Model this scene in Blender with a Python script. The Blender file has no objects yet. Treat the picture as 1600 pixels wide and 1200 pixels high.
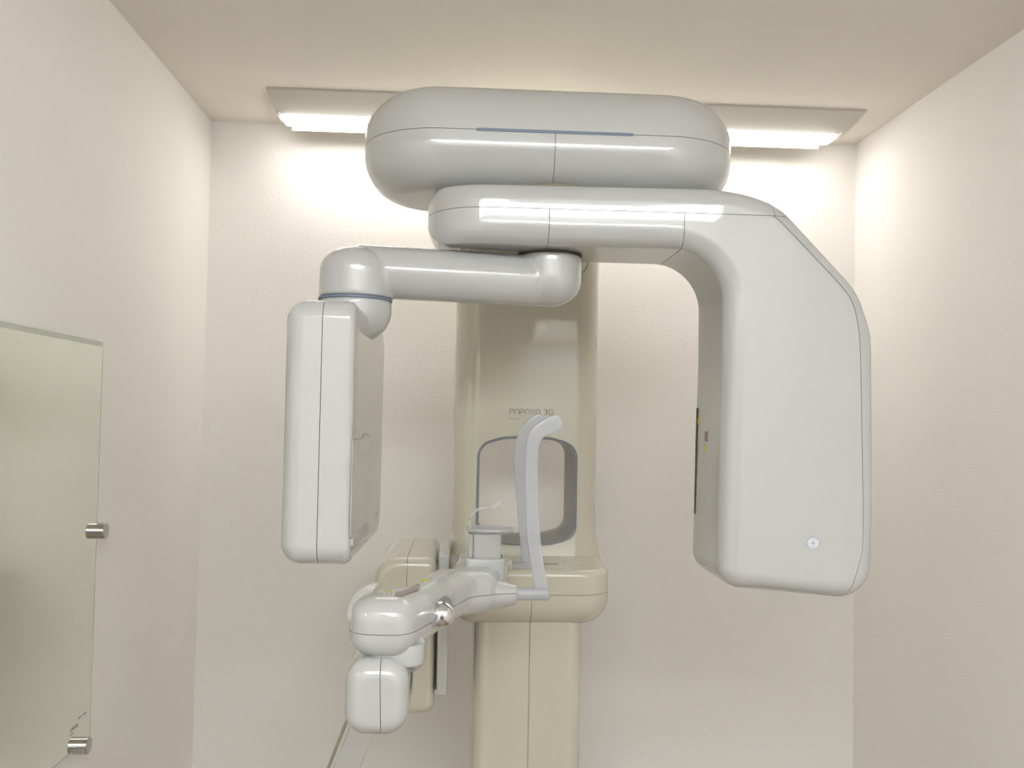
import bpy, bmesh, math, random
from mathutils import Vector, Matrix
random.seed(4)
sc = bpy.context.scene
COL = sc.collection
PI = math.pi

# ---------------------------------------------------------------- camera, world, light, exposure
cam_d = bpy.data.cameras.new('camera'); cam = bpy.data.objects.new('camera', cam_d); COL.objects.link(cam)
cam_d.sensor_width = 36; cam_d.lens = 31.627; cam_d.clip_start = 0.02
F_ = Vector((0.05585, 0.997805, 0.035583)); R_ = Vector((0.998239, -0.056517, 0.018001)); U_ = Vector((-0.019972, -0.034515, 0.999205))
M = Matrix((R_, U_, -F_)).transposed().to_4x4(); M.translation = Vector((0, 0, 1.72))
cam.matrix_world = M
sc.camera = cam
w = bpy.data.worlds.new('world'); sc.world = w; w.use_nodes = True
w.node_tree.nodes['Background'].inputs[0].default_value = (.93, .97, 1, 1)
# added fill through the unseen doorway: bright above eye level, dimmed below
_n = w.node_tree.nodes; _l = w.node_tree.links
_tc = _n.new('ShaderNodeTexCoord'); _sx = _n.new('ShaderNodeSeparateXYZ'); _mr = _n.new('ShaderNodeMapRange')
_mr.inputs['From Min'].default_value = -.12; _mr.inputs['From Max'].default_value = .06
_mr.inputs['To Min'].default_value = .2; _mr.inputs['To Max'].default_value = 1.3
_l.new(_tc.outputs['Generated'], _sx.inputs[0]); _l.new(_sx.outputs['Z'], _mr.inputs['Value']); _l.new(_mr.outputs[0], _n['Background'].inputs[1])
sc.view_settings.view_transform = 'Standard'; sc.view_settings.look = 'None'
sc.view_settings.gamma = 1.0; sc.view_settings.use_curve_mapping = False
sc.view_settings.exposure = 0.20
BACK_LAMP = 14.5      # emission of the fixture in view
FRONT_LAMP = 23.0     # emission of the fixtures behind the camera, one of them added fill

# ---------------------------------------------------------------- materials
def mat(name, col, rough=.5, metal=0, coat=0, emit=None, es=0, trans=0, ior=1.45, alpha=1, sss=0):
    m = bpy.data.materials.new(name); m.use_nodes = True
    b = m.node_tree.nodes['Principled BSDF']
    b.inputs['Base Color'].default_value = (*col, 1)
    b.inputs['Roughness'].default_value = rough
    b.inputs['Metallic'].default_value = metal
    b.inputs['Coat Weight'].default_value = coat
    b.inputs['Coat Roughness'].default_value = .035
    b.inputs['Transmission Weight'].default_value = trans
    b.inputs['IOR'].default_value = ior
    b.inputs['Alpha'].default_value = alpha
    if emit:
        b.inputs['Emission Color'].default_value = (*emit, 1); b.inputs['Emission Strength'].default_value = es
    return m
def bump(m, scale, strength, dist, stretch=(1, 1, 1), detail=4, var=0):
    nt = m.node_tree; N = nt.nodes; L = nt.links; b = N['Principled BSDF']
    tc = N.new('ShaderNodeTexCoord'); mp = N.new('ShaderNodeMapping'); mp.inputs['Scale'].default_value = stretch
    no = N.new('ShaderNodeTexNoise'); no.inputs['Scale'].default_value = scale; no.inputs['Detail'].default_value = detail
    bp = N.new('ShaderNodeBump'); bp.inputs['Strength'].default_value = strength; bp.inputs['Distance'].default_value = dist
    L.new(tc.outputs['Object'], mp.inputs['Vector']); L.new(mp.outputs[0], no.inputs['Vector'])
    L.new(no.outputs['Fac'], bp.inputs['Height']); L.new(bp.outputs[0], b.inputs['Normal'])
    if var:
        n2 = N.new('ShaderNodeTexNoise'); n2.inputs['Scale'].default_value = 2.2
        mx = N.new('ShaderNodeMix'); mx.data_type = 'RGBA'
        c = b.inputs['Base Color'].default_value[:]
        mx.inputs['A'].default_value = c; mx.inputs['B'].default_value = (c[0]*(1-var), c[1]*(1-var), c[2]*(1-var*1.3), 1)
        L.new(tc.outputs['Object'], n2.inputs['Vector']); L.new(n2.outputs['Fac'], mx.inputs['Factor'])
        L.new(mx.outputs['Result'], b.inputs['Base Color'])
    return m
WALLC = (.915, .88, .838)
M_wall = bump(mat('wallpaper', WALLC, .85), 130, .32, .002, (1, 1, 2.2), 3, .03)
M_wallS = bump(mat('side_wallpaper', WALLC, .85), 130, .32, .002, (1, 1, 2.2), 3, .03)
M_ceil = bump(mat('ceiling_paper', (.88, .83, .755), .9), 160, .2, .001, (1, 1, 1), 3, .02)
M_floor = bump(mat('vinyl_floor', (.36, .28, .22), .45), 60, .1, .001, (1, 1, 1), 3, .1)
PL = (.525, .532, .518)
M_pl = bump(mat('gloss_plastic', PL, .24, coat=.9), 9, .03, .0004, (1, 1, 1), 1)
M_cream = bump(mat('cream_plastic', (.61, .575, .46), .26, coat=.8), 9, .03, .0004, (1, 1, 1), 1)
M_core = mat('dark_core', (.30, .25, .17), .8)
M_strip = mat('slate_blue_plastic', (.17, .21, .28), .4)
M_grey = mat('grey_lining', (.46, .455, .43), .4)
M_rim = mat('rim_metal', (.30, .33, .37), .35, .6)
M_chrome = mat('chrome', (.86, .87, .90), .03, 1)
M_steel = mat('clip_steel', (.52, .51, .49), .10, 1)
M_mirror = bump(mat('mirror_silver', (.89, .92, .83), .03, 1), 3, .01, .0005, (1, 1, 1), 1)
M_edge = mat('glass_edge', (.52, .55, .46), .12, .0, coat=.6)
M_milk = mat('milky_plastic', (.60, .615, .64), .28, coat=.4, alpha=.58)
M_milk2 = mat('grey_milky_plastic', (.66, .66, .63), .3, coat=.3, alpha=.72)
M_clear = mat('clear_acrylic', (.97, .98, .98), .05, trans=.95, ior=1.3)
M_film = mat('clear_film', (.9, .91, .92), .12, alpha=.22)
M_bite = mat('clear_bite_plastic', (.92, .93, .95), .12, coat=.5, alpha=.45)
M_dark = mat('dark_slot', (.06, .05, .04), .6)
M_brown = mat('brown_display_film', (.26, .19, .17), .25, coat=.5)
M_ink = mat('grey_ink', (.30, .28, .24), .6)
M_ink2 = mat('pale_ink', (.45, .44, .42), .6)
M_yel = mat('yellow_label', (.52, .50, .10), .5)
M_stick = mat('sticker_paper', (.74, .76, .84), .5)
M_lampw = mat('lamp_enamel', (.56, .53, .47), .6)
M_lamp = mat('lit_diffuser', (.9, .9, .9), .5, emit=(1, .98, .95), es=BACK_LAMP)
M_lampf = mat('lit_diffuser_cool', (.9, .9, .9), .5, emit=(.91, .96, 1.0), es=FRONT_LAMP)
M_door = bump(mat('brown_wood', (.20, .09, .045), .35), 30, .1, .001, (1, 1, .1), 5, .3)
M_trim = mat('trim_brown', (.13, .06, .03), .4)
M_cable = mat('cable_sheath', (.35, .33, .24), .5)

# ---------------------------------------------------------------- helpers
def link(name, me, m=None, parent=None, smooth=True, wn=True, ang=32):
    o = bpy.data.objects.new(name, me); COL.objects.link(o)
    if m: me.materials.append(m)
    if parent:
        o.parent = parent
        if parent.type == 'EMPTY': o.matrix_parent_inverse = Matrix.Translation(-parent.location)
    if smooth:
        me.polygons.foreach_set('use_smooth', [True]*len(me.polygons))
        bm = bmesh.new(); bm.from_mesh(me)
        for e in bm.edges:
            if len(e.link_faces) == 2 and e.calc_face_angle(0) > math.radians(ang): e.smooth = False
        bm.to_mesh(me); bm.free()
        if wn:
            md = o.modifiers.new('wn', 'WEIGHTED_NORMAL'); md.keep_sharp = True; md.weight = 60
    return o
def to_me(bm, name='m'):
    bmesh.ops.recalc_face_normals(bm, faces=bm.faces[:])
    me = bpy.data.meshes.new(name); bm.to_mesh(me); bm.free(); return me
def tag(o, label=None, cat=None, group=None, kind=None):
    if label: o['label'] = label
    if cat: o['category'] = cat
    if group: o['group'] = group
    if kind: o['kind'] = kind
    return o
def rpoly(pts, seg=8):
    """pts: (u, v, r) -> polygon with rounded corners"""
    out = []; n = len(pts)
    for i in range(n):
        p = Vector(pts[i][:2]); r = pts[i][2] if len(pts[i]) > 2 else 0
        a = Vector(pts[i-1][:2]); b = Vector(pts[(i+1) % n][:2])
        if r <= 0: out.append(p); continue
        d1 = (a-p).normalized(); d2 = (b-p).normalized()
        th = d1.angle(d2); t = r/math.tan(th/2)
        t = min(t, (a-p).length*.499, (b-p).length*.499); r = t*math.tan(th/2)
        c = p+(d1+d2).normalized()*(r/math.sin(th/2))
        s = p+d1*t; e = p+d2*t
        a0 = math.atan2(s.y-c.y, s.x-c.x); a1 = math.atan2(e.y-c.y, e.x-c.x)
        da = (a1-a0+PI) % (2*PI)-PI
        k = max(2, int(seg*abs(da)/(PI/2)+.5))
        for j in range(k+1):
            q = a0+da*j/k; out.append(Vector((c.x+r*math.cos(q), c.y+r*math.sin(q))))
    res = []
    for p in out:
        if not res or (p-res[-1]).length > 1e-5: res.append(p)
    if (res[0]-res[-1]).length < 1e-5: res.pop()
    return res
def area(ps): return sum(ps[i-1].x*ps[i].y-ps[i].x*ps[i-1].y for i in range(len(ps)))/2
def offset(ps, d):
    n = len(ps); out = []; s = 1 if area(ps) > 0 else -1
    for i in range(n):
        e1 = (ps[i]-ps[i-1]).normalized(); e2 = (ps[(i+1) % n]-ps[i]).normalized()
        n1 = Vector((-e1.y, e1.x))*s; n2 = Vector((-e2.y, e2.x))*s
        m = n1+n2; L = m.length_squared
        m = m*(2/L) if L > .3 else n1
        out.append(ps[i]+m*d)
    return out
def prof(h0, h1, r0, r1, k=8):
    """(t, inset) from t=h0 to t=h1 with quarter rounds r0 / r1"""
    o = []
    if r0 > 0:
        for j in range(k+1):
            a = PI/2*j/k; o.append((h0+r0*(1-math.cos(a)), r0*(1-math.sin(a))))
    else: o.append((h0, 0))
    if r1 > 0:
        for j in range(k+1):
            a = PI/2*j/k; o.append((h1-r1*(1-math.sin(a)), r1*(1-math.cos(a))))
    else: o.append((h1, 0))
    return o
AX = {'z': lambda u, v, t: (u, v, t), 'y': lambda u, v, t: (u, t, v), 'x': lambda u, v, t: (t, u, v)}
def slab(ps, profile, ax='z', bm=None):
    bm = bm or bmesh.new(); f = AX[ax]; rings = []
    for t, ins in profile:
        q = offset(ps, ins) if abs(ins) > 1e-7 else ps
        rings.append([bm.verts.new(f(p.x, p.y, t)) for p in q])
    n = len(ps)
    for a, b in zip(rings, rings[1:]):
        for i in range(n): bm.faces.new((a[i-1], a[i], b[i], b[i-1]))
    bm.faces.new(rings[0]); bm.faces.new(rings[-1][::-1])
    bmesh.ops.recalc_face_normals(bm, faces=bm.faces[:])
    return bm
def rect(u0, v0, u1, v1, r=0, seg=8): return rpoly([(u0, v0, r), (u1, v0, r), (u1, v1, r), (u0, v1, r)], seg)
def rbox(x0, x1, y0, y1, z0, z1, rc=.01, re=.005, ax='z', k=5, bm=None):
    if ax == 'z': return slab(rect(x0, y0, x1, y1, rc), prof(z0, z1, re, re, k), 'z', bm)
    if ax == 'y': return slab(rect(x0, z0, x1, z1, rc), prof(y0, y1, re, re, k), 'y', bm)
    return slab(rect(y0, z0, y1, z1, rc), prof(x0, x1, re, re, k), 'x', bm)
def bis(bm, co, no, keep, gap=.0):
    """keep=+1 keeps the side the normal points to; returns a new capped bmesh"""
    b = bm.copy(); no = Vector(no).normalized(); co = Vector(co)+no*gap*keep
    r = bmesh.ops.bisect_plane(b, geom=b.verts[:]+b.edges[:]+b.faces[:], dist=1e-6, plane_co=co, plane_no=no,
                               clear_inner=keep > 0, clear_outer=keep < 0)
    es = [g for g in r['geom_cut'] if isinstance(g, bmesh.types.BMEdge) and g.is_valid]
    be = [e for e in b.edges if len(e.link_faces) == 1]
    if be: bmesh.ops.holes_fill(b, edges=be, sides=0)
    bmesh.ops.recalc_face_normals(b, faces=b.faces[:])
    return b
def cutx(bm, xs, no=(1, 0, 0)):
    for x in xs:
        bmesh.ops.bisect_plane(bm, geom=bm.verts[:]+bm.edges[:]+bm.faces[:], dist=1e-6, plane_co=Vector(no)*x, plane_no=no)
def cyl(c, ax, r, h0, h1, seg=40, re=.001, bm=None, k=3):
    ps = [Vector((c[0]+r*math.cos(2*PI*i/seg), c[1]+r*math.sin(2*PI*i/seg))) for i in range(seg)]
    return slab(ps, prof(h0, h1, re, re, k), ax, bm)
def tube(pts, r, seg=8, bm=None, closed=False, flat=None):
    """round tube (or flat ribbon: flat=(half_u, half_v, up)) along a polyline"""
    bm = bm or bmesh.new(); P = [Vector(p) for p in pts]; n = len(P); rings = []
    prev = None
    for i in range(n):
        if closed: t = (P[(i+1) % n]-P[i-1]).normalized()
        else: t = (P[min(i+1, n-1)]-P[max(i-1, 0)]).normalized()
        up = Vector(flat[2]) if flat else (prev if prev else (Vector((0, 0, 1)) if abs(t.z) < .9 else Vector((1, 0, 0))))
        a = (up-t*up.dot(t)).normalized(); b = t.cross(a); prev = a
        ring = []
        rr = r[i] if isinstance(r, (list, tuple)) else r
        for j in range(seg):
            q = 2*PI*j/seg
            if flat:
                cu, sv = math.cos(q), math.sin(q); e = .45
                hu = (flat[0][i] if isinstance(flat[0], (list, tuple)) else flat[0])
                x = math.copysign(abs(cu)**e, cu)*hu; y = math.copysign(abs(sv)**e, sv)*flat[1]
            else: x, y = math.cos(q)*rr, math.sin(q)*rr
            ring.append(bm.verts.new(P[i]+b*x+a*y))
        rings.append(ring)
    m = n if closed else n-1
    for i in range(m):
        A, B = rings[i], rings[(i+1) % n]
        for j in range(seg): bm.faces.new((A[j-1], A[j], B[j], B[j-1]))
    if not closed: bm.faces.new(rings[0]); bm.faces.new(rings[-1][::-1])
    bmesh.ops.recalc_face_normals(bm, faces=bm.faces[:])
    return bm
def catmull(pts, k=6):
    P = [Vector(p) for p in pts]; out = []
    for i in range(len(P)-1):
        a = P[max(i-1, 0)]; b = P[i]; c = P[i+1]; d = P[min(i+2, len(P)-1)]
        for j in range(k):
            t = j/k
            out.append(.5*((2*b)+(c-a)*t+(2*a-5*b+4*c-d)*t*t+(-a+3*b-3*c+d)*t**3))
    out.append(P[-1]); return out
def ev(me_in, mods):
    """apply modifiers [(type, {settings})] to a mesh and return the new mesh"""
    o = bpy.data.objects.new('tmp', me_in); COL.objects.link(o)
    for t, s in mods:
        md = o.modifiers.new(t, t)
        for k_, v in s.items(): setattr(md, k_, v)
    dg = bpy.context.evaluated_depsgraph_get(); dg.update()
    me = bpy.data.meshes.new_from_object(o.evaluated_get(dg))
    COL.objects.unlink(o); bpy.data.objects.remove(o)
    return me
def boolean(bm_a, bm_b, op):
    ma = to_me(bm_a.copy()); mb = to_me(bm_b.copy())
    ob = bpy.data.objects.new('tmpb', mb); COL.objects.link(ob)
    me = ev(ma, [('BOOLEAN', dict(object=ob, operation=op, solver='EXACT'))])
    COL.objects.unlink(ob); bpy.data.objects.remove(ob)
    me.materials.clear()
    return me
def fuse(bm, voxel, smooth=12, fac=.5):
    me = ev(to_me(bm), [('REMESH', dict(mode='VOXEL', voxel_size=voxel, adaptivity=0)), ('SMOOTH', dict(factor=fac, iterations=smooth))])
    return me
def empty(name, loc, label, cat, group=None):
    o = bpy.data.objects.new(name, None); COL.objects.link(o); o.location = loc; o.empty_display_size = .05
    return tag(o, label, cat, group)
def struct(name, bm, m, smooth=False):
    o = link(name, to_me(bm, name), m, smooth=smooth); o['kind'] = 'structure'; return o
def pbox(x0, x1, y0, y1, z0, z1, bm=None):
    bm = bm or bmesh.new()
    vs = [bm.verts.new(p) for p in ((x0, y0, z0), (x1, y0, z0), (x1, y1, z0), (x0, y1, z0), (x0, y0, z1), (x1, y0, z1), (x1, y1, z1), (x0, y1, z1))]
    for f in ((0, 3, 2, 1), (4, 5, 6, 7), (0, 1, 5, 4), (1, 2, 6, 5), (2, 3, 7, 6), (3, 0, 4, 7)): bm.faces.new([vs[i] for i in f])
    return bm

# ---------------------------------------------------------------- room
XL, XR, YB, YF, ZC = -.599, .951, 2.13, -1.10, 2.40
T = .1
struct('floor', pbox(XL-T, XR+T, YF-T, YB+T, -T, 0), M_floor)
struct('ceiling', pbox(XL-T, XR+T, YF-T, YB+T, ZC, ZC+T), M_ceil)
struct('wall_back', pbox(XL-T, XR+T, YB, YB+T, 0, ZC), M_wall)
struct('wall_left', pbox(XL-T, XL, YF, YB, 0, ZC), M_wallS)
struct('wall_right', pbox(XR, XR+T, YF, YB, 0, ZC), M_wallS)
bm = pbox(XL-T, -.48, YF-T, YF, 0, ZC); pbox(.83, XR+T, YF-T, YF, 0, ZC, bm); pbox(-.48, .83, YF-T, YF, 2.12, ZC, bm)  # wide opening added so the world fill reaches the machine's front
struct('wall_front', bm, M_wallS)
dr = struct('door_1', pbox(-.06, .30, YF-.07, YF-.03, 0, 2.08), M_door)     # folding door left half open
bm = pbox(-.48, -.44, YF-.10, YF+.012, 0, 2.12); pbox(.79, .83, YF-.10, YF+.012, 0, 2.12, bm); pbox(-.44, .79, YF-.10, YF+.012, 2.08, 2.12, bm)
struct('trim_1', bm, M_trim)
link('door_handle', to_me(tube([(.26, YF-.03, 1.0), (.26, YF+.02, 1.0), (.17, YF+.02, 1.0)], .009, 10)), M_steel, dr)
for nm, bmx in (('baseboard_back', pbox(XL, XR, YB-.008, YB, 0, .06)), ('baseboard_left', pbox(XL, XL+.008, YF, YB-.008, 0, .06)), ('baseboard_right', pbox(XR-.008, XR, YF, YB-.008, 0, .06))):
    struct(nm, bmx, M_trim)

# ---------------------------------------------------------------- ceiling lamps
def ceiling_lamp(x0, x1, y0, label, md, name='ceiling_light', drop=0):
    e = empty(name, ((x0+x1)/2, y0+.09, ZC), label, 'ceiling light')
    # shallow white tray whose long sides slope down to the diffuser
    pf = rpoly([(y0, ZC-.0005, 0), (y0+.003, ZC-.004, .001), (y0+.108, ZC-.019, .003), (y0+.18, ZC-.019, .003), (y0+.19, ZC-.0005, 0)], 3)
    link('housing', to_me(slab(pf, [(x0, 0), (x1, 0)], 'x')), M_lampw, e)
    if drop: df = rpoly([(y0+.06, ZC-.012, 0), (y0+.065, ZC-drop, .02), (y0+.155, ZC-drop, .02), (y0+.16, ZC-.012, 0)], 5)
    else: df = rpoly([(y0+.108, ZC-.012, 0), (y0+.118, ZC-.024, .004), (y0+.130, ZC-.032, .010), (y0+.160, ZC-.032, .010), (y0+.173, ZC-.012, 0)], 5)
    link('diffuser', to_me(slab(df, prof(x0+.010, x1-.018, .008, .010, 4), 'x')), md, e)
    if not drop: link('rear_flange', to_me(rbox(x0+.022, x1-.036, y0+.176, y0+.179, ZC-.036, ZC-.012, .001, .0005, 'x', 2)), M_lampw, e)
    for s, xx in ((0, x0+.004), (1, x1-.012)):
        link('end_cap', to_me(rbox(xx, xx+.004, y0+.10, y0+.178, ZC-.020, ZC-.012, .002, .001, 'x', 2)), M_lampw, e)
    return e
ceiling_lamp(-.422, .868, 1.888, 'long lit white fluorescent ceiling light above the machine, near the back wall', M_lamp)
ceiling_lamp(-.45, .80, -.32, 'lit fluorescent ceiling light behind the camera, the one farther from the brown door', M_lampf, drop=.06)
ceiling_lamp(-.45, .80, -.85, 'added fluorescent fill light on the ceiling behind the camera, nearest the brown door', M_lampf, drop=.06)  # extra unseen fixture, added to spread the front light and soften shadows

# ---------------------------------------------------------------- mirror with steel clips
mi = empty('wall_mirror', (XL, 1.1, 1.19), 'large frameless rectangular mirror clipped to the left wall', 'mirror')
MY0, MY1, MZ0, MZ1 = .55, 1.515, 1.188, 1.830
g0, g1 = XL+.004, XL+.009
link('glass_pane', to_me(slab([Vector(v) for v in ((MY0, MZ0), (MY1, MZ0), (MY1, MZ1), (MY0, MZ1))], [(g0, 0), (g1-.001, 0), (g1-.0008, .0)], 'x')), M_edge, mi, smooth=False)
link('mirror_face', to_me(pbox(g1-.0008, g1-.0002, MY0+.003, MY1-.004, MZ0+.003, MZ1-.0085)), M_mirror, mi, smooth=False)
def clip(y, z):
    c = cyl((y, z), 'x', .013, XL, g1+.014, 36, .0012)
    o = link('mirror_clip', to_me(c), M_steel, mi)
for y, z in ((MY1, 1.520), (MY1-.040, 1.188), (.62, 1.188), (.62, 1.520), (MY1-.5, MZ0)): clip(y, z)
# faint print at the mirror's lower corner
bm = bmesh.new()
def dash(bm, y, z, ly, lz, wd=.0012):
    tube([(g1, y, z), (g1, y+ly, z+lz)], .0006, 4, bm, flat=(wd/2, .0003, (1, 0, 0)))
for k, y in enumerate((1.438, 1.444, 1.449, 1.455, 1.460)):
    zz = 1.2235+.001*(k % 2)
    dash(bm, y, zz, .004, .0, .0016); dash(bm, y+.002, zz-.003, 0, .0065, .0012)
for k, y in enumerate((1.466, 1.470, 1.475, 1.484, 1.488, 1.493)):
    dash(bm, y, 1.232, .003, .002, .0014); dash(bm, y, 1.2345, .003, -.001, .0012)
for k, y in enumerate((1.437, 1.441, 1.445)): dash(bm, y, 1.2165, .003, .001, .0014)
link('printed_mark', to_me(bm), M_ink, mi, smooth=False)

# ---------------------------------------------------------------- the X-ray machine
mx = empty('panoramic_xray_machine', (.13, 1.72, 0), 'white dental panoramic x-ray machine with rotating arm, chin rest and column', 'x-ray machine')
def part(name, bm, m, parent=None, label=None, **kw):
    me = bm if isinstance(bm, bpy.types.Mesh) else to_me(bm, name)
    o = link(name, me, m, parent or mx, **kw)
    if label: o['label'] = label
    return o

# --- lower column on the floor, in two halves with a seam at the middle
base = rbox(-.09, .35, 1.50, 2.02, .0, .03, .05, .008)
part('floor_plate', base, M_cream)
colm = slab(rect(.032, 1.63, .228, 1.92, .028), prof(.03, 1.40, .0, .0), 'z')
cl = part('lower_column', bis(colm, (.1315, 0, 0), (1, 0, 0), -1, .0004), M_cream)
part('column_cover', bis(colm, (.1315, 0, 0), (1, 0, 0), 1, .0004), M_cream)
part('column_core', pbox(.04, .22, 1.64, 1.9, .02, 1.39), M_core, cl, smooth=False)

# --- upper carriage with the see-through window
prf = [(1.38, 0)]
for z, i in ((1.435, -.010), (1.445, -.0085), (1.46, -.005), (1.48, -.002), (1.50, 0), (2.16, 0), (2.175, .004), (2.18, .012)): prf.append((z, i))
carb = slab(rect(-.014, 1.775, .276, 1.965, .05, 12), prf, 'z')
hole_o = rpoly([(.035, 1.480, .040), (.085, 1.4675, .06), (.132, 1.465, .2), (.180, 1.4675, .06), (.230, 1.480, .040), (.230, 1.663, .036), (.182, 1.677, .06), (.132, 1.681, .2), (.083, 1.677, .06), (.035, 1.663, .036)], 9)
hole = slab(hole_o, [(1.70, 0), (2.05, 0)], 'y')
carr = part('column_carriage', boolean(carb, hole, 'DIFFERENCE'), M_cream)
inn = offset(hole_o, .0022)
bm = bmesh.new(); f = AX['y']
rg = [[bm.verts.new(f(q.x, q.y, t)) for q in o_] for o_, t in ((hole_o, 1.7745), (hole_o, 1.964), (inn, 1.964), (inn, 1.7745))]
for a, b in zip(rg, rg[1:]+rg[:1]):
    for i in range(len(a)): bm.faces.new((a[i-1], a[i], b[i], b[i-1]))
part('window_lining', bm, M_grey, carr)
for d, rr in ((-.0006, .0014), (.0024, .0009)):
    part('window_rim', tube([(q.x, 1.7740, q.y) for q in offset(hole_o, d)], rr, 8, closed=True), M_rim, carr)

# printed name on the carriage, thin strokes
def stroke(bm, pts, y, wd=.0016):
    tube([(p[0], y, p[1]) for p in pts], .001, 6, bm, flat=(wd/2, .0004, (0, 1, 0)))
def arc(cx, cz, rx, rz, a0, a1, n=8): return [(cx+rx*math.cos(math.radians(a0+(a1-a0)*i/n)), cz+rz*math.sin(math.radians(a0+(a1-a0)*i/n))) for i in range(n+1)]
def letter(bm, ch, x, z, h, y, w_=.0016):
    wd = h*.85
    if ch == 'P':
        stroke(bm, [(x, z), (x, z+h), (x+wd*.5, z+h)]+arc(x+wd*.5, z+h*.72, wd*.42, h*.28, 90, -90)+[(x+.001, z+h*.44)], y, w_)
    elif ch == 'A':
        stroke(bm, [(x, z)]+arc(x+wd*.45, z+h*.6, wd*.45, h*.4, 180, 0)+[(x+wd*.9, z)], y, w_)
    elif ch == 'Y':
        stroke(bm, [(x, z+h), (x+wd*.45, z+h*.4), (x+wd*.9, z+h)], y, w_); stroke(bm, [(x+wd*.45, z+h*.4), (x+wd*.45, z)], y, w_)
    elif ch == '3':
        stroke(bm, arc(x+wd*.35, z+h*.75, wd*.4, h*.25, 130, -90)+arc(x+wd*.35, z+h*.27, wd*.45, h*.27, 90, -130), y, w_)
    elif ch == 'D':
        stroke(bm, [(x, z), (x, z+h)]+arc(x+wd*.35, z+h*.5, wd*.5, h*.5, 90, -90)+[(x, z)], y, w_)
bm = bmesh.new(); x = .0955
for ch in 'PAPAYA 3D':
    if ch != ' ': letter(bm, ch, x, 1.7235, .0105, 1.7745, .0015)
    x += .0105 if ch != ' ' else .005
part('printed_name', bm, M_ink, carr, smooth=False)
def text_mesh(s, size, loc, rot=(PI/2, 0, 0), align='LEFT', ext=.0001):
    cu = bpy.data.curves.new('t', 'FONT'); cu.body = s; cu.size = size; cu.align_x = align; cu.extrude = ext
    o = bpy.data.objects.new('t', cu); COL.objects.link(o)
    dg = bpy.context.evaluated_depsgraph_get(); dg.update()
    me = bpy.data.meshes.new_from_object(o.evaluated_get(dg))
    COL.objects.unlink(o); bpy.data.objects.remove(o)
    from mathutils import Euler
    me.transform(Matrix.Translation(loc) @ Euler(rot).to_matrix().to_4x4())
    me.materials.clear()
    return me
part('printed_subtitle', text_mesh('Premium', .0055, (.0955, 1.7745, 1.7135)), M_ink, carr, smooth=False)

# --- shelf that carries the chin arm
shp = rpoly([(-.016, 1.60, .055), (.272, 1.60, .055), (.286, 1.80, .03), (.286, 1.84, .01), (-.026, 1.84, .01), (-.026, 1.80, .03)], 12)
shf = slab(shp, prof(1.345, 1.447, .05, .012, 10), 'z')
up = bis(shf, (0, 0, 1.404), (0, 0, 1), 1, .0004)
dn = bis(shf, (0, 0, 1.404), (0, 0, 1), -1, .0004)
shelf = part('support_shelf', up, M_cream)
part('shelf_lower_cover', bis(dn, (.1315, 0, 0), (1, 0, 0), -1, .0004), M_cream, shelf)
part('shelf_lower_cover', bis(dn, (.1315, 0, 0), (1, 0, 0), 1, .0004), M_cream, shelf)
part('shelf_core', pbox(.03, .23, 1.66, 1.82, 1.36, 1.43), M_core, shelf, smooth=False)
part('shelf_slot', rbox(.150, .186, 1.670, 1.676, 1.4460, 1.4474, .002, .0002, 'z', 1), M_dark, shelf, smooth=False)
part('recess_pad', slab([Vector((.222+.022*math.cos(a*PI/12), 1.712+.022*math.sin(a*PI/12))) for a in range(24)], prof(1.4465, 1.4478, 0, .0008, 2), 'z'), M_cream, shelf)
bm = bmesh.new(); bmesh.ops.create_uvsphere(bm, u_segments=20, v_segments=12, radius=.0055)
bmesh.ops.transform(bm, matrix=Matrix.Translation((.184, 1.629, 1.3585)) @ Matrix.Scale(.35, 4, (0, 1, 0)), verts=bm.verts)
part('screw_plug', bm, M_grey, shelf)

# --- overhead housing
HX0, HX1, HY0, HY1, HZ0, HZ1, HS = -.158, .418, 1.285, 1.545, 2.0560, 2.214, 2.1325
hp = rect(HX0, HY0, HX1, HY1, .122, 20)
def sup(h0, h1, r, k=12): return prof(h0, h1, r, r, k)
hb = slab(hp, prof(HZ0, HZ1, .062, .068, 12), 'z')
ho = part('overhead_housing', bis(hb, (0, 0, HS), (0, 0, 1), 1, .0004), M_pl, label='upper shell of the long rounded head housing')
lo = bis(hb, (0, 0, HS), (0, 0, 1), -1, .0004)
part('housing_lower_shell', bis(lo, (.1285, 0, 0), (1, 0, 0), -1, .0004), M_pl, ho)
part('housing_lower_shell', bis(lo, (.1285, 0, 0), (1, 0, 0), 1, .0004), M_pl, ho)
part('housing_core', slab(rect(HX0+.01, HY0+.01, HX1-.01, HY1-.01, .11), [(HS-.03, 0), (HS+.03, 0)], 'z'), M_core, ho)
part('accent_strip', slab(rpoly([(.0128, HS-.0022, .001), (.242, HS-.0022, .001), (.2425, HS+.0022, .001), (.0155, HS+.0022, .001)], 2), prof(HY0-.0012, HY0+.006, .0006, 0, 2), 'y'), M_strip, ho, label='slate blue accent strip')
part('mounting_bracket', rbox(.035, .225, 1.50, 1.80, 2.085, 2.165, .03, .01), M_cream)
part('arm_pivot', cyl((.13, 1.345), 'z', .045, 2.045, 2.062, 48), M_core)
part('pivot_stop', rbox(-.047, -.040, 1.372, 1.380, 2.046, 2.060, .002, .001), M_dark)

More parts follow.
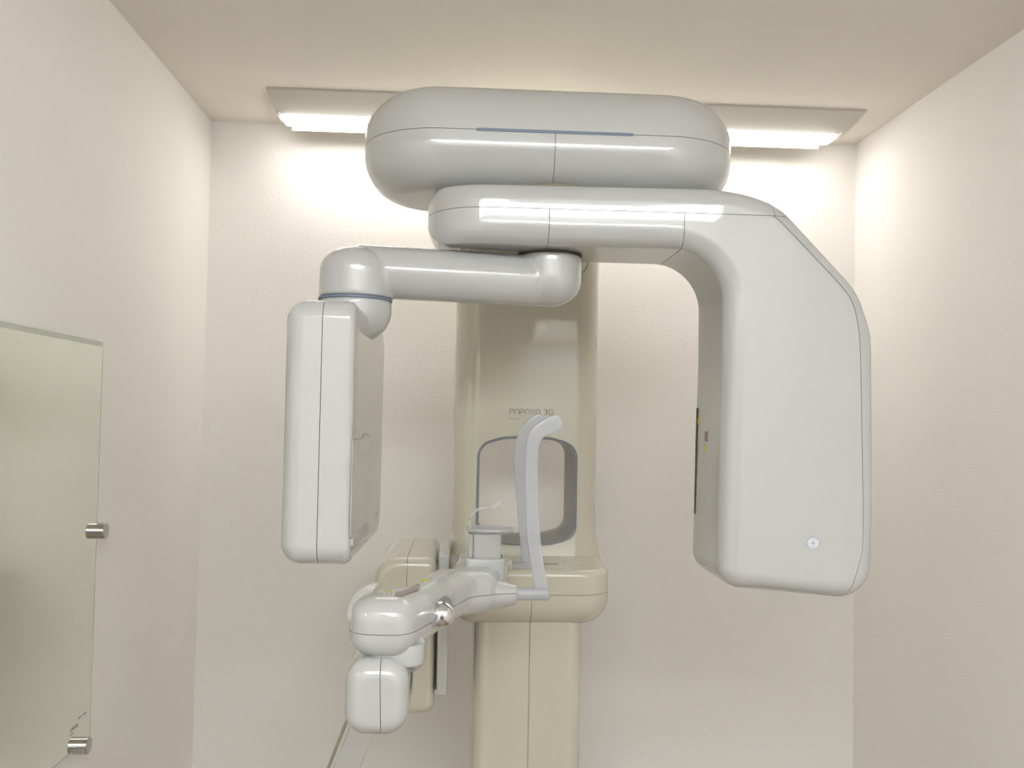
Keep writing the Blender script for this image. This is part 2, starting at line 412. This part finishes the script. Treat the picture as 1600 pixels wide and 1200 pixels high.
# --- rotating C-arm with tube head
CY0, CY1 = 1.252, 1.43
ol = rpoly([(-.055, 1.965, .036), (.20, 1.965, 0), (.374, 1.965, .074), (.374, 1.80, 0), (.3685, 1.483, .034), (.450, 1.4770, 0), (.490, 1.4735, 0),
            (.590, 1.4645, .050), (.5945, 1.600, 0), (.5925, 1.848, .12), (.570, 1.911, .10), (.452, 2.033, .10), (.395, 2.050, .16), (.345, 2.0535, 0), (.0, 2.0500, 0), (-.055, 2.0490, .042)], 12)
body = slab(ol, prof(CY0, CY1, .026, .026, 10), 'y')
xe = .035; RR = xe+.055
cutx(body, [-.055+RR*(1-math.cos(PI/2*i/16)) for i in range(1, 17)])
cutx(body, [1.98, 1.995, 2.01, 2.025, 2.04], (0, 0, 1))
yc = (CY0+CY1)/2
for v in body.verts:
    if v.co.x < xe:
        q = min(1, (xe-v.co.x)/(RR+.0008)); v.co.y = yc+(v.co.y-yc)*max(.04, math.sqrt(1-q*q))
SZ = 2.0125
top = bis(body, (0, 0, SZ), (0, 0, 1), 1, .0004)
bot = bis(body, (0, 0, SZ), (0, 0, 1), -1, .0004)
ca = part('rotating_arm', bis(top, (.440, 0, 2.0325), (1, 0, .12), -1, .0004), M_pl, label='top cover of the rotating arm')
b1 = bis(bot, (.1185, 0, 0), (1, 0, 0), -1, .0004)
part('arm_lower_shell', b1, M_pl, ca)
b2 = bis(bis(bot, (.1185, 0, 0), (1, 0, 0), 1, .0004), (.311, 0, 0), (1, 0, 0), -1, .0004)
part('arm_lower_shell', b2, M_pl, ca)
limb = bis(bot, (.311, 0, 0), (1, 0, 0), 1, .0004)
seam = catmull([(.4390, 2.0125, 0), (.4480, 2.0065, 0), (.4580, 1.9970, 0), (.5370, 1.9170, 0), (.5560, 1.8900, 0), (.5645, 1.8550, 0), (.5680, 1.8000, 0), (.5715, 1.6500, 0), (.5725, 1.5550, 0), (.5670, 1.5200, 0), (.5480, 1.4600, 0)], 5)
seam = [Vector((p.x, p.y)) for p in seam]
def seam_prism(d):
    s = [p+Vector((d, d*.6)) for p in seam]
    return slab([Vector((.4390+d, 2.03))]+s+[Vector((.546+d, 1.40)), Vector((.70, 1.40)), Vector((.70, 2.03))], [(1.1, 0), (1.6, 0)], 'y')
lb = boolean(limb, seam_prism(-.0004), 'DIFFERENCE')
part('tube_head', lb, M_pl, label='broad flat-faced tube head shell')
band = boolean(limb, seam_prism(.0004), 'INTERSECT')
bmb = bmesh.new(); bmb.from_mesh(band)
part('tube_head_back_cover', bmb, M_pl)
part('arm_corner_cover', bis(top, (.440, 0, 2.0325), (1, 0, .12), 1, .0004), M_pl, ca)
inner = rpoly([(-.03, 1.985, .01), (.33, 1.985, 0), (.395, 1.97, 0), (.395, 1.51, 0), (.55, 1.50, 0), (.575, 1.55, 0), (.575, 1.85, 0), (.55, 1.905, 0), (.44, 2.02, 0), (.39, 2.03, 0), (-.03, 2.03, .01)], 4)
cr = slab(inner, [(1.29, 0), (1.39, 0)], 'y')
part('arm_core', bis(cr, (.02, 0, 0), (1, 0, 0), 1), M_core, ca, smooth=False)
th = [o for o in mx.children if o.name.startswith('tube_head')][0]
XI = .3715
def on_inner(y0, y1, z0, z1, name, m, r=.0008):
    # the inner face leans a little: x = .374 at z 1.9, .3685 at z 1.483
    zc = (z0+z1)/2; xx = .3685+(zc-1.483)*.0132
    bmx_ = slab(rect(y0, z0, y1, z1, r, 2), [(-.0008, 0), (.0012, 0)], 'x')
    for v in bmx_.verts: v.co.x += .3685+(v.co.z-1.483)*.0132
    return part(name, bmx_, m, th, smooth=False)
on_inner(1.3985, 1.4035, 1.572, 1.738, 'collimator_slot', M_dark)
on_inner(1.340, 1.352, 1.687, 1.702, 'laser_window', M_brown)
def tri(y, z, h, name):
    pts = [Vector((y-.005, z)), Vector((y+.005, z)), Vector((y, z+h))]
    b = slab(pts, [(-.0007, 0), (.001, 0)], 'x')
    for v in b.verts: v.co.x += .3685+(v.co.z-1.483)*.0132
    part(name, b, M_yel, th, smooth=False)
tri(1.392, 1.713, .012, 'warning_label'); tri(1.350, 1.671, .012, 'warning_label')
# focal spot sticker
SX, SZs = .5000, 1.5485
st = part('focal_spot_sticker', slab([Vector((SX+.0092*math.cos(i*PI/16), SZs+.0092*math.sin(i*PI/16))) for i in range(32)], [(CY0-.0003, 0), (CY0+.001, 0)], 'y'), M_stick, th, 'round pale sticker with a cross', smooth=False)
bm = bmesh.new(); yy = CY0-.0005
stroke(bm, [(SX-.004, SZs), (SX+.004, SZs)], yy, .0005); stroke(bm, [(SX, SZs-.004), (SX, SZs+.004)], yy, .0005)
stroke(bm, arc(SX, SZs, .0006, .0006, 0, 350, 8), yy, .001)
stroke(bm, arc(SX, SZs, .0090, .0090, 0, 359, 40), yy, .0004)
part('sticker_cross', bm, M_ink, th, smooth=False)
for word, a0, a1, flip in (('FOCAL', 140, 40, 0), ('SPOT', 225, 315, 1)):
    for i, ch in enumerate(word):
        a = math.radians(a0+(a1-a0)*i/(len(word)-1)); rr = .0062 if not flip else .0078
        me = text_mesh(ch, .0030, (SX+rr*math.cos(a), yy, SZs+rr*math.sin(a)), (PI/2, -(a-PI/2) if not flip else -(a+PI/2), 0), 'CENTER')
        part('sticker_letter', me, M_ink, th, smooth=False)

# --- sensor arm (second arm below the C-arm pivot) and sensor head
bm = bmesh.new()
A = Vector((.130, 1.352, 1.9245)); B = Vector((-.155, 1.30, 1.9245))
pts = [A+(B-A)*t for t in (0, .1, .3, .5, .7, .9, 1)]
tube(pts, .0385, 32, bm)
def ellips(c, rx, ry, rz, bm):
    s = bmesh.ops.create_uvsphere(bm, u_segments=36, v_segments=20, radius=1)
    bmesh.ops.transform(bm, matrix=Matrix.Translation(c) @ Matrix.Diagonal((rx, ry, rz, 1)), verts=s['verts'])
ellips((.130, 1.352, 1.9245), .0475, .0475, .0385, bm)
cyl((.130, 1.352), 'z', .0475, 1.925, 1.9625, 48, .0005, bm)
ellips(B, .052, .052, .0350, bm)
cyl((B.x, B.y), 'z', .052, 1.8845, 1.925, 48, .0005, bm)
sa = part('sensor_arm', fuse(bm, .0022, 14), M_pl, wn=False, ang=60)
part('pivot_ring', cyl((.130, 1.352), 'z', .0485, 1.9615, 1.9655, 48, .0006), M_dark, sa)
part('swivel_ring', cyl((B.x, B.y), 'z', .0528, 1.8805, 1.8845, 64, .0008), M_strip, sa, 'slate blue swivel ring')
bm = cyl((B.x, B.y), 'z', .052, 1.862, 1.8805, 48, .0005)
ellips((B.x, B.y, 1.866), .052, .052, .046, bm)
part('swivel_neck', fuse(bm, .0022, 4), M_pl, sa, wn=False, ang=60)
DO = rpoly([(1.12, 1.531, .026), (1.47, 1.531, .04), (1.48, 1.855, .045), (1.12, 1.862, .026)], 10)
def detp():
    o = []
    k = 9
    for j in range(k+1):
        a = PI/2*j/k; o.append((-.222+.026*(1-math.cos(a)), .026*(1-math.sin(a))))
    for j in range(k+1):
        a = PI/2*j/k; o.append((-.134-.010*(1-math.sin(a)), .010*(1-math.cos(a))))
    return o
det = slab(DO, detp(), 'x')
# the outer half curves in towards the top and front
cutx(det, [1.14+.01*i for i in range(12)], (0, 1, 0))
rotd = Matrix.Rotation(math.radians(-1.2), 4, 'Z')
bmesh.ops.transform(det, matrix=Matrix.Translation((-.134, 1.12, 0)) @ rotd @ Matrix.Translation((.134, -1.12, 0)), verts=det.verts)
XS = -.1735
dh = part('sensor_head', bis(det, (XS, 0, 0), (1, 0, 0), 1, .0004), M_pl, label='inner shell of the tall rounded sensor head')
part('sensor_outer_shell', bis(det, (XS, 0, 0), (1, 0, 0), -1, .0004), M_pl, dh)
part('sensor_core', rbox(-.20, -.15, 1.15, 1.44, 1.56, 1.83, .02, .002), M_core, dh)
PF = rpoly([(1.125, 1.566, .003), (1.26, 1.560, .02), (1.300, 1.585, .02), (1.304, 1.686, .025), (1.25, 1.692, .02), (1.215, 1.686, .01), (1.125, 1.687, .003)], 6)
pf_bm = slab(PF, [(-.1345, 0), (-.1332, 0), (-.1328, .0006)], 'x')
bmesh.ops.transform(pf_bm, matrix=Matrix.Translation((-.134, 1.12, 0)) @ rotd @ Matrix.Translation((.134, -1.12, 0)), verts=pf_bm.verts)
part('sensor_panel', pf_bm, M_pl, dh)
gl = tube([(-.1333, p.x, p.y) for p in offset(PF, -.0006)], .0007, 6, closed=True)
bmesh.ops.transform(gl, matrix=Matrix.Translation((-.134, 1.12, 0)) @ rotd @ Matrix.Translation((.134, -1.12, 0)), verts=gl.verts)
part('panel_gasket', gl, M_ink2, dh)
bm = rbox(-.1345, -.1300, 1.13, 1.285, 1.554, 1.5655, .003, .001, 'x', 2)
bmesh.ops.transform(bm, matrix=Matrix.Translation((-.134, 1.12, 0)) @ rotd @ Matrix.Translation((.134, -1.12, 0)), verts=bm.verts)
part('panel_ledge', bm, M_grey, dh)
bm = bmesh.new()
for k in range(3): tube([(-.1279, 1.395+.009*k, 1.560), (-.1278, 1.400+.009*k, 1.568)], .0005, 4, bm)
part('sensor_print', bm, M_ink2, dh, smooth=False)
# thin cable loop from the arm's underside
part('cable_loop', tube(catmull([(.198, 1.425, 1.969), (.1965, 1.43, 1.961), (.190, 1.43, 1.953), (.170, 1.41, 1.949), (.150, 1.39, 1.950)]), .0009, 6), M_cable)

# --- chin arm: wing shaped body carried by the shelf
plan = rpoly([(-.139, 1.118, .034), (-.060, 1.112, .030), (-.032, 1.185, .06), (-.004, 1.285, .06), (.022, 1.352, .04), (.060, 1.368, .03),
              (.068, 1.440, .03), (.080, 1.600, .02), (.060, 1.66, .02), (.000, 1.66, .02), (-.012, 1.500, .04), (-.052, 1.330, .05), (-.075, 1.218, .03), (-.128, 1.208, .030)], 6)
ps = plan
bm = slab(ps, prof(1.417, 1.492, .030, .027, 7), 'z')
tube([(.010, 1.400, 1.450), (.040, 1.398, 1.449), (.070, 1.397, 1.4475), (.091, 1.397, 1.447)], [.034, .031, .0235, .0175], 32, bm)
bm2 = rbox(-.002, .088, 1.588, 1.70, 1.42, 1.458, .01, .005)
me = fuse(bm, .0019, 8)
cb = bmesh.new(); cb.from_mesh(me)
for v in cb.verts:
    if v.co.z > 1.45:
        q = min(1, max(0, (v.co.y-1.34)/.09)); q = q*q*(3-2*q)
        v.co.z -= .017*q*(v.co.z-1.45)/.042
SC = 1.450
chin = part('chin_arm', bis(cb, (0, 0, SC), (0, 0, 1), 1, .0004), M_pl, wn=False, ang=60, label='upper cover of the wing shaped chin arm')
part('chin_arm_lower_cover', bis(cb, (0, 0, SC), (0, 0, 1), -1, .0004), M_pl, chin, wn=False, ang=60)
part('chin_arm_mount', bm2, M_cream, chin)
# chrome knob
bm = bmesh.new(); bmesh.ops.create_uvsphere(bm, u_segments=48, v_segments=28, radius=.0172)
bmesh.ops.transform(bm, matrix=Matrix.Translation((-.0200, 1.186, 1.4598)), verts=bm.verts)
part('chrome_knob', bm, M_chrome, chin, 'round mirror-polished knob', wn=False)
bm = cyl((-.0200, 1.4598), 'y', .0135, 1.192, 1.245, 40, .001)
part('knob_collar', bm, M_rim, chin)
# top display film and labels
ZT = 1.4920
disp = rpoly([(-.0785, 1.140, .002), (-.0705, 1.142, .004), (-.0505, 1.185, .002), (-.0505, 1.236, .002), (-.0700, 1.168, .004), (-.0785, 1.167, .002)], 3)
part('display_film', slab(disp, [(ZT-.004, 0), (ZT+.0008, 0)], 'z'), M_brown, chin, 'brown translucent display strip', smooth=False)
part('yellow_mark', rbox(-.092, -.083, 1.168, 1.174, ZT-.003, ZT+.0007, .001, .0001, 'z', 1), M_yel, chin, smooth=False)
bm = rbox(-.049, -.041, 1.248, 1.258, ZT-.003, ZT+.0009, .001, .0001, 'z', 1)
part('yellow_mark', bm, M_yel, chin, smooth=False)
bm = bmesh.new()
for k in range(3): tube([(-.094+.005*k, 1.162, ZT+.0004), (-.093+.005*k, 1.140, ZT+.0004)], .0004, 4, bm)
part('key_print', bm, M_ink2, chin, smooth=False)
# clear rounded cover beside the control end
bm = bmesh.new(); NP = 18; lo_, hi_ = [], []
for i in range(NP+1):
    t = i/NP; x0 = -.133+.026*t; y0 = 1.122+.094*t; z0 = 1.468+.0275*t
    cxx = x0-.012*math.sin(PI*t)**.7
    lo_.append((bm.verts.new((x0+.004, y0, z0)), bm.verts.new((x0+.004, y0, z0-.002))))
    hi_.append((bm.verts.new((cxx, y0+.004*math.sin(PI*t), z0+.006*math.sin(PI*t))), bm.verts.new((cxx, y0+.004*math.sin(PI*t), z0-.002+.006*math.sin(PI*t)))))
for i in range(NP):
    a, b, c, d = lo_[i], lo_[i+1], hi_[i+1], hi_[i]
    bm.faces.new((a[0], b[0], c[0], d[0])); bm.faces.new((a[1], d[1], c[1], b[1]))
    bm.faces.new((a[0], a[1], b[1], b[0])); bm.faces.new((d[0], c[0], c[1], d[1]))
bmesh.ops.remove_doubles(bm, verts=bm.verts, dist=.0002)
part('clear_side_cover', bm, M_film, chin, 'clear rounded plastic cover')
part('cover_rim', tube([(-.129+.026*t/6, 1.122+.094*t/6, 1.4685+.0270*t/6) for t in range(7)], .0010, 6), M_grey, chin)

# handle block under the arm
neck = slab(rect(-.118, 1.130, -.040, 1.24, .025), prof(1.405, 1.432, .0, .0), 'z')
bmesh.ops.transform(neck, matrix=Matrix.Identity(4), verts=neck.verts)
bm = rbox(-.075, -.040, 1.155, 1.29, 1.392, 1.445, .018, .006, 'y', 5, neck)
nk = part('handle_neck', fuse(bm, .002, 10), M_pl, wn=False, ang=60)
hbk = slab(rect(-.135, 1.328, -.0575, 1.420, .028, 10), prof(1.105, 1.245, .022, .015, 9), 'y')
hd = part('handle_block', bis(hbk, (-.0905, 0, 1.376), (1, 0, .03), -1, .0004), M_pl, label='left shell of the rounded handle block')
part('handle_block_shell', bis(hbk, (-.0905, 0, 1.376), (1, 0, .03), 1, .0004), M_pl, hd)
part('handle_core', rbox(-.12, -.07, 1.13, 1.23, 1.345, 1.405, .01, .002), M_core, hd)

# side unit beside the column
su = slab(rpoly([(-.150, 1.188, .03), (-.037, 1.196, .018), (-.037, 1.467, .018), (-.145, 1.467, .040)], 8), prof(1.60, 1.86, .0165, .01, 7), 'y')
s1 = part('side_unit', bis(su, (-.0895, 0, 0), (1, 0, 0), -1, .0004), M_cream, label='cream box beside the column')
part('side_unit_cover', bis(su, (-.0895, 0, 0), (1, 0, 0), 1, .0004), M_cream, s1)
part('side_unit_core', rbox(-.12, -.05, 1.63, 1.84, 1.23, 1.43, .01, .002), M_core, s1)
part('cassette_guide', rbox(-.0365, -.0335, 1.600, 1.66, 1.238, 1.40, .001, .0005), M_dark, s1)
part('cassette_plate', rbox(-.0335, -.015, 1.596, 1.80, 1.228, 1.474, .005, .004, 'y', 3), M_pl, s1, 'white upright plate')
part('unit_bracket', rbox(-.045, .04, 1.70, 1.82, 1.375, 1.43, .01, .004), M_cream, s1)

# slanting strut below the handle
d0 = Vector((-.142, 1.60, 1.22)); d1 = Vector((-.245, 1.60, .95))
bm = tube([d0, d1], 1, 12, flat=(.022, .004, (0, 1, 0)))
sp = part('slanting_strut', bm, M_milk2, s1, 'flat translucent strut', wn=False)
part('strut_edge', tube([d0+Vector((-.031, -.004, .005)), d1+Vector((-.031, -.004, -.005))], .0030, 10), M_cable, s1)
part('strut_clip', rbox(-.182, -.115, 1.592, 1.606, 1.198, 1.215, .004, .002), M_cream, s1)

# --- chin rest
blk = rbox(.0115, .0765, 1.462, 1.528, 1.452, 1.4885, .008, .004)
part('chin_rest_base', blk, M_pl)
part('chin_post', rbox(.024, .070, 1.474, 1.512, 1.487, 1.527, .006, .0015), M_milk2, label='grey translucent chin post')
part('chin_post_plate', rbox(.0165, .0235, 1.478, 1.508, 1.4885, 1.526, .001, .0005), M_grey)
part('post_clip', rbox(.069, .0735, 1.476, 1.486, 1.488, 1.492, .001, .0005), mat('olive_plastic', (.22, .26, .08), .5))
cpd = [Vector((.0515+.040*math.copysign(abs(math.cos(a))**.8, math.cos(a)), 1.497+.030*math.copysign(abs(math.sin(a))**.8, math.sin(a)))) for a in [2*PI*i/40 for i in range(40)]]
bm = slab(cpd, [(1.5265, .010), (1.5275, .004), (1.531, 0), (1.5345, .001), (1.5355, .003), (1.5335, .006), (1.5325, .012)], 'z')
part('chin_cup', bm, M_milk, label='milky shallow chin cup')
bp = catmull([(.020, 1.49, 1.5345), (.0165, 1.49, 1.546), (.022, 1.49, 1.558), (.034, 1.49, 1.5665), (.048, 1.49, 1.5700), (.058, 1.49, 1.5725)], 5)
bm = tube(bp, 1, 10, flat=(.011, .0013, (0, 0, 1))); 
for v in bm.verts: pass
bt = part('bite_guide', tube(bp, 1, 10, flat=([.015-.007*i/(len(bp)-1) for i in range(len(bp))], .0014, (0.3, 0, 1))), M_bite, label='clear curved bite guide', wn=False)
bm.free()
part('bite_tip', tube([(.0570, 1.490, 1.566), (.0615, 1.490, 1.573), (.0680, 1.490, 1.5795)], 1, 8, flat=([.006, .005, .002], .0016, (1, 0, -.5))), M_bite, bt, wn=False)

# --- temple supports
def temple(pts, root, y, m, hw):
    P = catmull([(x, y, z) for x, z in pts], 6)
    n_ = len(P); hs = []
    for i in range(n_):
        t_ = i/(n_-1); h = hw*(1+.22*max(0, min(1, (t_-.62)/.2)))
        if i > n_-5: h *= (1, .97, .86, .60, .22)[i-(n_-5)]
        hs.append(h)
    t = part('temple_support', tube(P, 1, 14, flat=(hs, .0032, (0, 1, 0))), m, wn=False)
    return t
t1 = temple([(.1330, 1.440), (.1285, 1.458), (.1210, 1.500), (.1155, 1.540), (.1110, 1.600), (.1110, 1.650), (.1120, 1.674), (.1170, 1.691), (.1300, 1.702), (.1450, 1.7095), (.1560, 1.7150)], 0, 1.395, M_milk, .0102)
t1['label'] = 'milky bent temple support nearest the front'
part('support_stem', cyl((1.395, 1.4465), 'x', .0102, .086, .141, 28, .002), M_milk, t1)
part('stem_collar', cyl((1.397, 1.447), 'x', .0135, .084, .0914, 28, .001), M_grey, t1)
t2 = temple([(.1235, 1.446), (.1225, 1.470), (.1180, 1.520), (.1125, 1.575), (.1085, 1.620), (.1085, 1.655), (.1110, 1.676), (.1180, 1.692), (.1300, 1.7050), (.1420, 1.7130), (.1500, 1.7200)], 0, 1.63, M_milk, .0100)
t2['label'] = 'milky bent temple support behind, nearer the column'
part('support_stem', rbox(.092, .132, 1.618, 1.640, 1.4385, 1.456, .004, .002), M_grey, t2)
kb = rbox(.080, .0965, 1.61, 1.65, 1.430, 1.462, .006, .003, 'x', 3)
part('support_knuckle', bis(kb, (0, 0, 1.4445), (0, 0, 1), 1, .0004), M_cream, t2)
part('support_knuckle', bis(kb, (0, 0, 1.4445), (0, 0, 1), -1, .0004), M_cream, t2)
